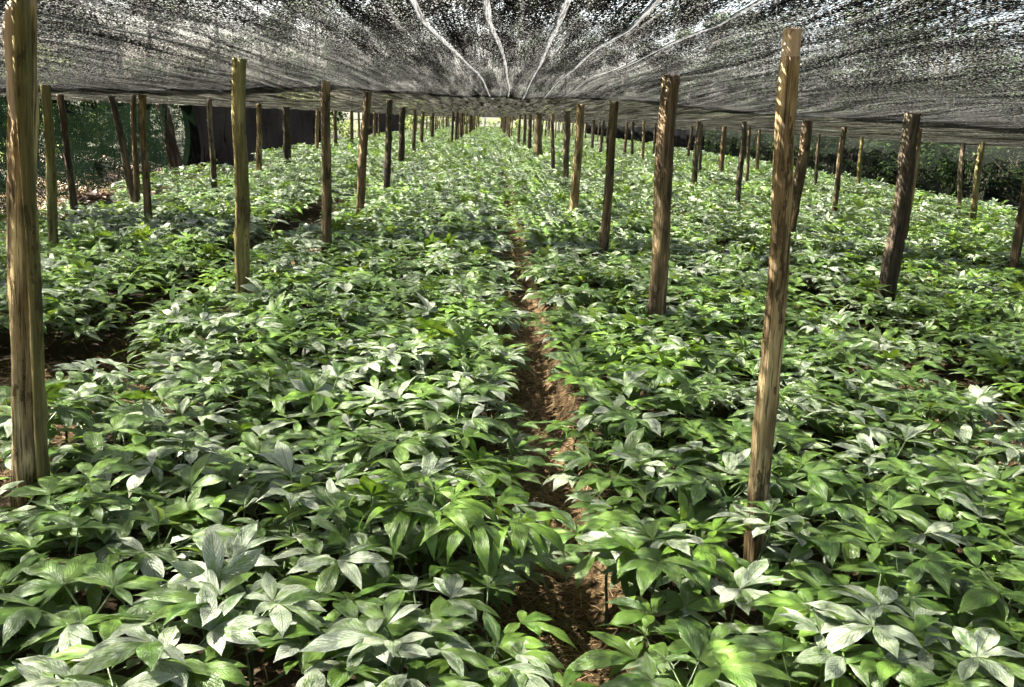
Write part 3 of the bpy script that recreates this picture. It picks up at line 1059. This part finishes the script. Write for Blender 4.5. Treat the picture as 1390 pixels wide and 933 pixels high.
# ------------------------------------------------------------------ straw in the furrows, leaf litter at the left edge
def straws():
    b = Buf()
    def one(x, y, z, L, w, a, tilt):
        dx, dy = math.cos(a) * L / 2, math.sin(a) * L / 2
        nx, ny = -math.sin(a) * w, math.cos(a) * w
        dz = math.sin(tilt) * L / 2
        bend = random.uniform(0, .012)
        v = [(x - dx - nx, y - dy - ny, z - dz), (x - dx + nx, y - dy + ny, z - dz), (x - nx, y - ny, z + bend), (x + nx, y + ny, z + bend), (x + dx - nx, y + dy - ny, z + dz), (x + dx + nx, y + dy + ny, z + dz)]
        b.add(v, [[0, 1, 3, 2], [2, 3, 5, 4]], None, np.tile([random.random(), random.random(), random.random()], (6, 1)))
    for _ in range(9000):
        y = 1.2 + 12 * random.random() ** 1.5
        x = .26 + random.gauss(0, .13)
        one(x, y, float(ground_z(x, y)) + random.uniform(.002, .03), random.uniform(.03, .15), random.uniform(.0008, .0022), random.gauss(.2, .9), random.gauss(0, .15))
    for _ in range(5000):
        y = random.uniform(4.0, 14)
        x = -2.0 + random.gauss(0, .2)
        one(x, y, float(ground_z(x, y)) + random.uniform(.002, .05), random.uniform(.04, .16), random.uniform(.001, .0025), random.uniform(0, PI), random.gauss(0, .15))
    for _ in range(3000):
        x, y = -2.22 + random.gauss(0, .2), random.uniform(3.8, 5.3)
        one(x, y, float(ground_z(x, y)) + random.uniform(.005, .05), random.uniform(.05, .16), random.uniform(.0012, .003), random.gauss(.1, .8), random.gauss(0, .15))
    for _ in range(2500):
        x, y = random.uniform(-1.9, 3), random.uniform(1.2, 6)
        one(x, y, float(ground_z(x, y)) + random.uniform(.002, .02), random.uniform(.03, .12), random.uniform(.0008, .002), random.uniform(0, PI), random.gauss(0, .1))
    return b.mesh('straw_litter', M['straw'], False)


tag(link('straw_litter', straws()), 'loose dry straw lying along the furrows', None, None, 'stuff')


def litter(name, spots, zf):
    b = Buf()
    for x, y in spots:
        s = random.uniform(.03, .075)
        a = random.uniform(0, 6.28); ti = random.uniform(-.6, .6)
        v, f, uv = leaflet(s * 2, s * 1.1, ti, random.uniform(-.8, .8), random.uniform(0, .5), .05, 3, 3, 1)
        v = rot_z(v, a) + np.array([x, y, zf(x, y)])
        b.add(v, f, None, np.tile([random.random(), random.random(), random.random()], (len(v), 1)))
    return link(name, b.mesh(name, M['litter']))


sp = [(random.uniform(-6.5, -4.6), random.uniform(7, 34)) for _ in range(5200)] + [(random.uniform(-9.5, -6.5), random.uniform(7, 22)) for _ in range(3000)]
tag(litter('leaf_litter', sp, lambda x, y: float(ground_z(x, y)) + float(bank(np.array(x))) + random.uniform(.004, .04)), 'dry brown leaves scattered on the ground by the left side net', None, None, 'stuff')
hp = at_z(128, 292, .25)


def heap_z(x, y):
    d2 = ((x - hp.x) ** 2 + ((y - hp.y) * .8) ** 2)
    return .05 + .42 * math.exp(-d2 / .16) + random.uniform(0, .03)


sp = [(hp.x + random.gauss(0, .30), hp.y + random.gauss(0, .38)) for _ in range(900)]
xs_ = np.linspace(-.9, .9, 25)
hx, hy = np.meshgrid(xs_, xs_, indexing='xy')
hz = .40 * np.exp(-(hx ** 2 + (hy * .8) ** 2) / .16) + .03 * np.sin(hx * 13) * np.sin(hy * 11) - .02
heap = bpy.data.objects.new('leaf_heap', None); col.objects.link(heap)
o = link('heap_core', mesh_np('heap_core', np.stack([hx + hp.x, hy + hp.y, hz + .03], -1).reshape(-1, 3), grid_faces(25, 25), M['ground']), heap)
o2 = litter('dry_leaves', sp, heap_z); o2.parent = heap; o2['kind'] = 'stuff'
tag(heap, 'low heap of reddish-brown dry leaves beside the mossy olive post', 'leaf heap')

# two pale stones at the left bed edge
for k, (px, py, s, lab) in enumerate(((222, 247, .11, 'pale stone at the foot of the left side net, nearer of two'), (248, 240, .08, 'pale stone at the foot of the left side net, farther of two'))):
    c = at_z(px, py, .12)
    v, f = [], grid_faces(9, 14, True)
    for i in range(9):
        th = PI * (i + .02) / 8.04
        for j in range(14):
            a = 2 * PI * j / 14
            d = Vector((math.sin(th) * math.cos(a), math.sin(th) * math.sin(a), math.cos(th)))
            q = 1 + .35 * mn.noise(d * 1.7 + Vector((k * 9, 0, 0)))
            v.append((d.x * s * q * 1.3, d.y * s * q, d.z * s * q * .8))
    o = link('stone', mesh_np('stone', np.array(v), f, M['stone'], smooth=False)); o.location = (c.x, c.y, .14)
    tag(o, lab, 'stone', 'pale stones by the left side net')


# ------------------------------------------------------------------ trees and shrubs round the field
def crown_mesh(name, mat, R, Hh, z0, n, leaf, seed, clumps=14, pinch=1.0):
    r = random.Random(seed)
    g = np.random.default_rng(seed)
    cen = []
    for _ in range(clumps):
        a, t = r.uniform(0, 6.28), r.random()
        rad = R * (.25 + .75 * math.sin(PI * min(1, .12 + .88 * t)) ** .7) * r.uniform(.35, .95)
        cen.append((rad * math.cos(a), rad * math.sin(a), z0 + Hh * t, r.uniform(.22, .42) * R))
    cen = np.array(cen)
    pick = g.integers(0, clumps, n)
    c = cen[pick]
    d = g.normal(size=(n, 3)); d /= np.linalg.norm(d, axis=1, keepdims=True)
    rad = g.random(n) ** .45
    P = c[:, :3] + d * (rad * c[:, 3])[:, None] * np.array([1, 1, .75])
    # leaf quads: mostly facing up and out
    nrm = d * .6 + np.array([0, 0, .7]) + g.normal(size=(n, 3)) * .45
    nrm /= np.linalg.norm(nrm, axis=1, keepdims=True)
    t1 = np.cross(nrm, g.normal(size=(n, 3))); t1 /= np.linalg.norm(t1, axis=1, keepdims=True)
    t2 = np.cross(nrm, t1)
    L = leaf * (0.6 + .8 * g.random(n))[:, None]
    V = np.stack([P - t1 * L, P - t2 * L * .42 - nrm * L * .1, P + t1 * L, P + t2 * L * .42 - nrm * L * .1], 1).reshape(-1, 3)
    Fq = np.arange(n * 4).reshape(-1, 4)
    shade = g.random(clumps)[pick] * .5 + g.random(n) * .5
    rn = np.repeat(np.stack([shade, g.random(n), g.random(n)], -1), 4, 0)
    return mesh_np(name, V, Fq, mat, None, rn, False)


def woody(name, cat, x, y, h, R, mat, n, leaf, seed, label, group, bare=.35, stems=1, tr=.08):
    r = random.Random(seed)
    gz = float(ground_z(x, y)) + float(bank(np.array(x)))
    e = bpy.data.objects.new(name, None); col.objects.link(e); e.location = (x, y, gz)
    b = Buf()
    for s in range(stems):
        lx, ly = r.uniform(-.25, .25) * R, r.uniform(-.25, .25) * R
        top = Vector((lx, ly, h * .8))
        pts = [(lx * .1 * s, ly * .1 * s, -.1)] + [(lx * t + .05 * h * .1 * math.sin(t * 7 + s), ly * t, top.z * t) for t in (.25, .5, .75, 1.0)]
        v, f = tube(pts, [tr * 1.25, tr, tr * .8, tr * .55, tr * .2], 8); b.add(v, f)
        for q in range(5 if stems == 1 else 2):
            t = r.uniform(max(bare, .25), .9); a = r.uniform(0, 6.28)
            p0 = Vector((lx * t, ly * t, top.z * t)); p2 = p0 + Vector((math.cos(a), math.sin(a), .7)) * R * .6
            v, f = tube([p0, (p0 + p2) / 2 + Vector((0, 0, .04 * R)), p2], [tr * .4, tr * .25, tr * .08], 5); b.add(v, f)
    link('trunk' if stems == 1 else 'stems', b.mesh('trunk', M['trunk']), e)
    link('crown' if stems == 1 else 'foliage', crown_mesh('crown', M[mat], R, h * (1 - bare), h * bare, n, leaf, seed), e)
    return tag(e, label, cat, group)


sd = 900
# right: understory shrubs then trees behind
rr_ = random.Random(5)
yq, k = 7.5, 0
while yq < 60:
    for xo in (10.5, 12.2):
        k += 1; sd += 1
        h, R = (rr_.uniform(1.2, 1.9), rr_.uniform(.85, 1.2)) if xo < 11 else (rr_.uniform(2.2, 3.0), rr_.uniform(1.2, 1.6))
        woody('leafy_shrub', 'shrub', xo + rr_.uniform(-.3, .5), yq + rr_.uniform(-.5, .5), h, R, 'shrub', 1500 if yq < 30 else 800, .075 if yq < 30 else .1, sd,
              ('low' if xo < 11 else 'tall') + f' leafy shrub beyond the right edge of the crop, {ORD[(k + 1) // 2]} {"low" if xo < 11 else "tall"} one from front', 'shrubs along the right edge', .03, 5, .018)
    k2 = round(yq, 1)
    sd += 1
    woody('leafy_shrub', 'shrub', 10.15 + rr_.uniform(-.15, .2), yq * 1.07 + rr_.uniform(-.3, .3), rr_.uniform(.6, .95), rr_.uniform(.5, .8), 'shrub', 700 if yq < 30 else 400, .06 if yq < 30 else .09, sd,
          f'knee-high leafy bush at the right edge of the crop, {ORD[k // 2]} bush from front', 'shrubs along the right edge', .02, 4, .012)
    yq *= 1.13
for k, (y, x, h, R) in enumerate([(9, 14.5, 6, 2.6), (14, 16, 6.5, 3.0), (19, 14, 6, 2.7), (25, 15.5, 6.5, 3.0), (32, 14.5, 6.5, 3.0), (40, 15.5, 6.5, 3.2), (50, 14.5, 6.5, 3.2), (62, 15, 6.5, 3.4), (78, 15, 6.5, 3.6), (98, 15, 6.5, 3.8), (17, 20, 8, 3.4), (26, 21, 8, 3.6), (38, 21, 10, 3.8), (54, 21, 10, 4.0), (75, 21, 14, 4.4), (100, 21, 14, 4.4)]):
    sd += 1
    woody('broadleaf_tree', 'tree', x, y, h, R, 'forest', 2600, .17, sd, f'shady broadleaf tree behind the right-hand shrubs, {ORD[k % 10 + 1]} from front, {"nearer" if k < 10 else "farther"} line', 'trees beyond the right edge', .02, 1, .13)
# left: shrubs behind the green net, trees behind them
for k, (y, x, h, R) in enumerate([(9, -8.6, 2.2, 1.1), (11.5, -9.2, 2.8, 1.3), (14, -8.4, 1.9, 1.0), (16.2, -9.3, 2.8, 1.3), (18.4, -8.5, 2.3, 1.1), (20.6, -9.2, 2.6, 1.3), (23.5, -8.6, 2.2, 1.2)]):
    sd += 1
    woody('leafy_shrub', 'shrub', x, y, h, R, 'bright' if k in (3, 4) else 'shrub', 1500, .075, sd, f'leafy shrub seen through the green side net, {ORD[k + 1]} from the front', 'shrubs behind the left side net', .06, 5, .02)
for k, (y, x, h, R) in enumerate([(8, -12.5, 5.5, 2.6), (12, -11.4, 5, 2.4), (16, -12.2, 5.5, 2.6), (20, -11.6, 5.5, 2.5), (25, -12, 5.5, 2.6), (31, -13.5, 7, 3.2), (40, -14, 8, 3.4), (52, -14, 9, 3.6), (66, -15, 11, 4.2), (84, -15, 13, 4.6), (104, -15, 15, 5.2)]):
    sd += 1
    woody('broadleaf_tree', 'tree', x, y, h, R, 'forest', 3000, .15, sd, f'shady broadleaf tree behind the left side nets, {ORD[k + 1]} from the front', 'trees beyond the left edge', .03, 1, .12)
for k, y in enumerate([40.5, 43, 46, 49.5, 76, 80, 85, 91, 98, 106]):
    sd += 1
    woody('leafy_shrub', 'shrub', -8.0 + .4 * math.sin(k * 2.2), y, 2.2 + .4 * math.sin(k * 1.7), 1.5, 'bright' if k % 3 != 1 else 'shrub', 700, .11, sd, f'leafy shrub at the open far-left edge past the black net, {ORD[k + 1]} from the front', 'shrubs along the open left edge', .03, 4, .02)
# far end in full sun
for k, (x, y, h, R) in enumerate([(-9, 119, 3.0, 2.0), (-6, 117, 2.2, 1.6), (-3.4, 118.5, 2.6, 1.7), (-.8, 117, 2.0, 1.5), (1.6, 118, 2.4, 1.6), (4.2, 117, 2.2, 1.6), (7, 118.5, 2.8, 1.8), (10, 117.5, 3.0, 2.0)]):
    sd += 1
    woody('sunlit_shrub', 'shrub', x, y, h, R, 'bright', 900, .12, sd, f'sunlit yellow-green shrub beyond the far end, {ORD[k + 1]} from the left', 'shrubs beyond the far end', .02, 4, .03)
for k, (x, y, h, R) in enumerate([(-26, 136, 18, 6.5), (-17, 138, 19, 6.5), (-9.5, 134, 18, 6), (-3, 137, 19, 6), (3.5, 139, 18.5, 6), (10, 135, 19, 6), (17.5, 137, 19, 6.5), (27, 138, 19, 6.5)]):
    sd += 1
    woody('broadleaf_tree', 'tree', x, y, h, R, 'forest', 5200, .42, sd, f'broadleaf tree in the open past the far end, {ORD[k + 1]} from the left', 'trees past the far end', .10, 1, .16)
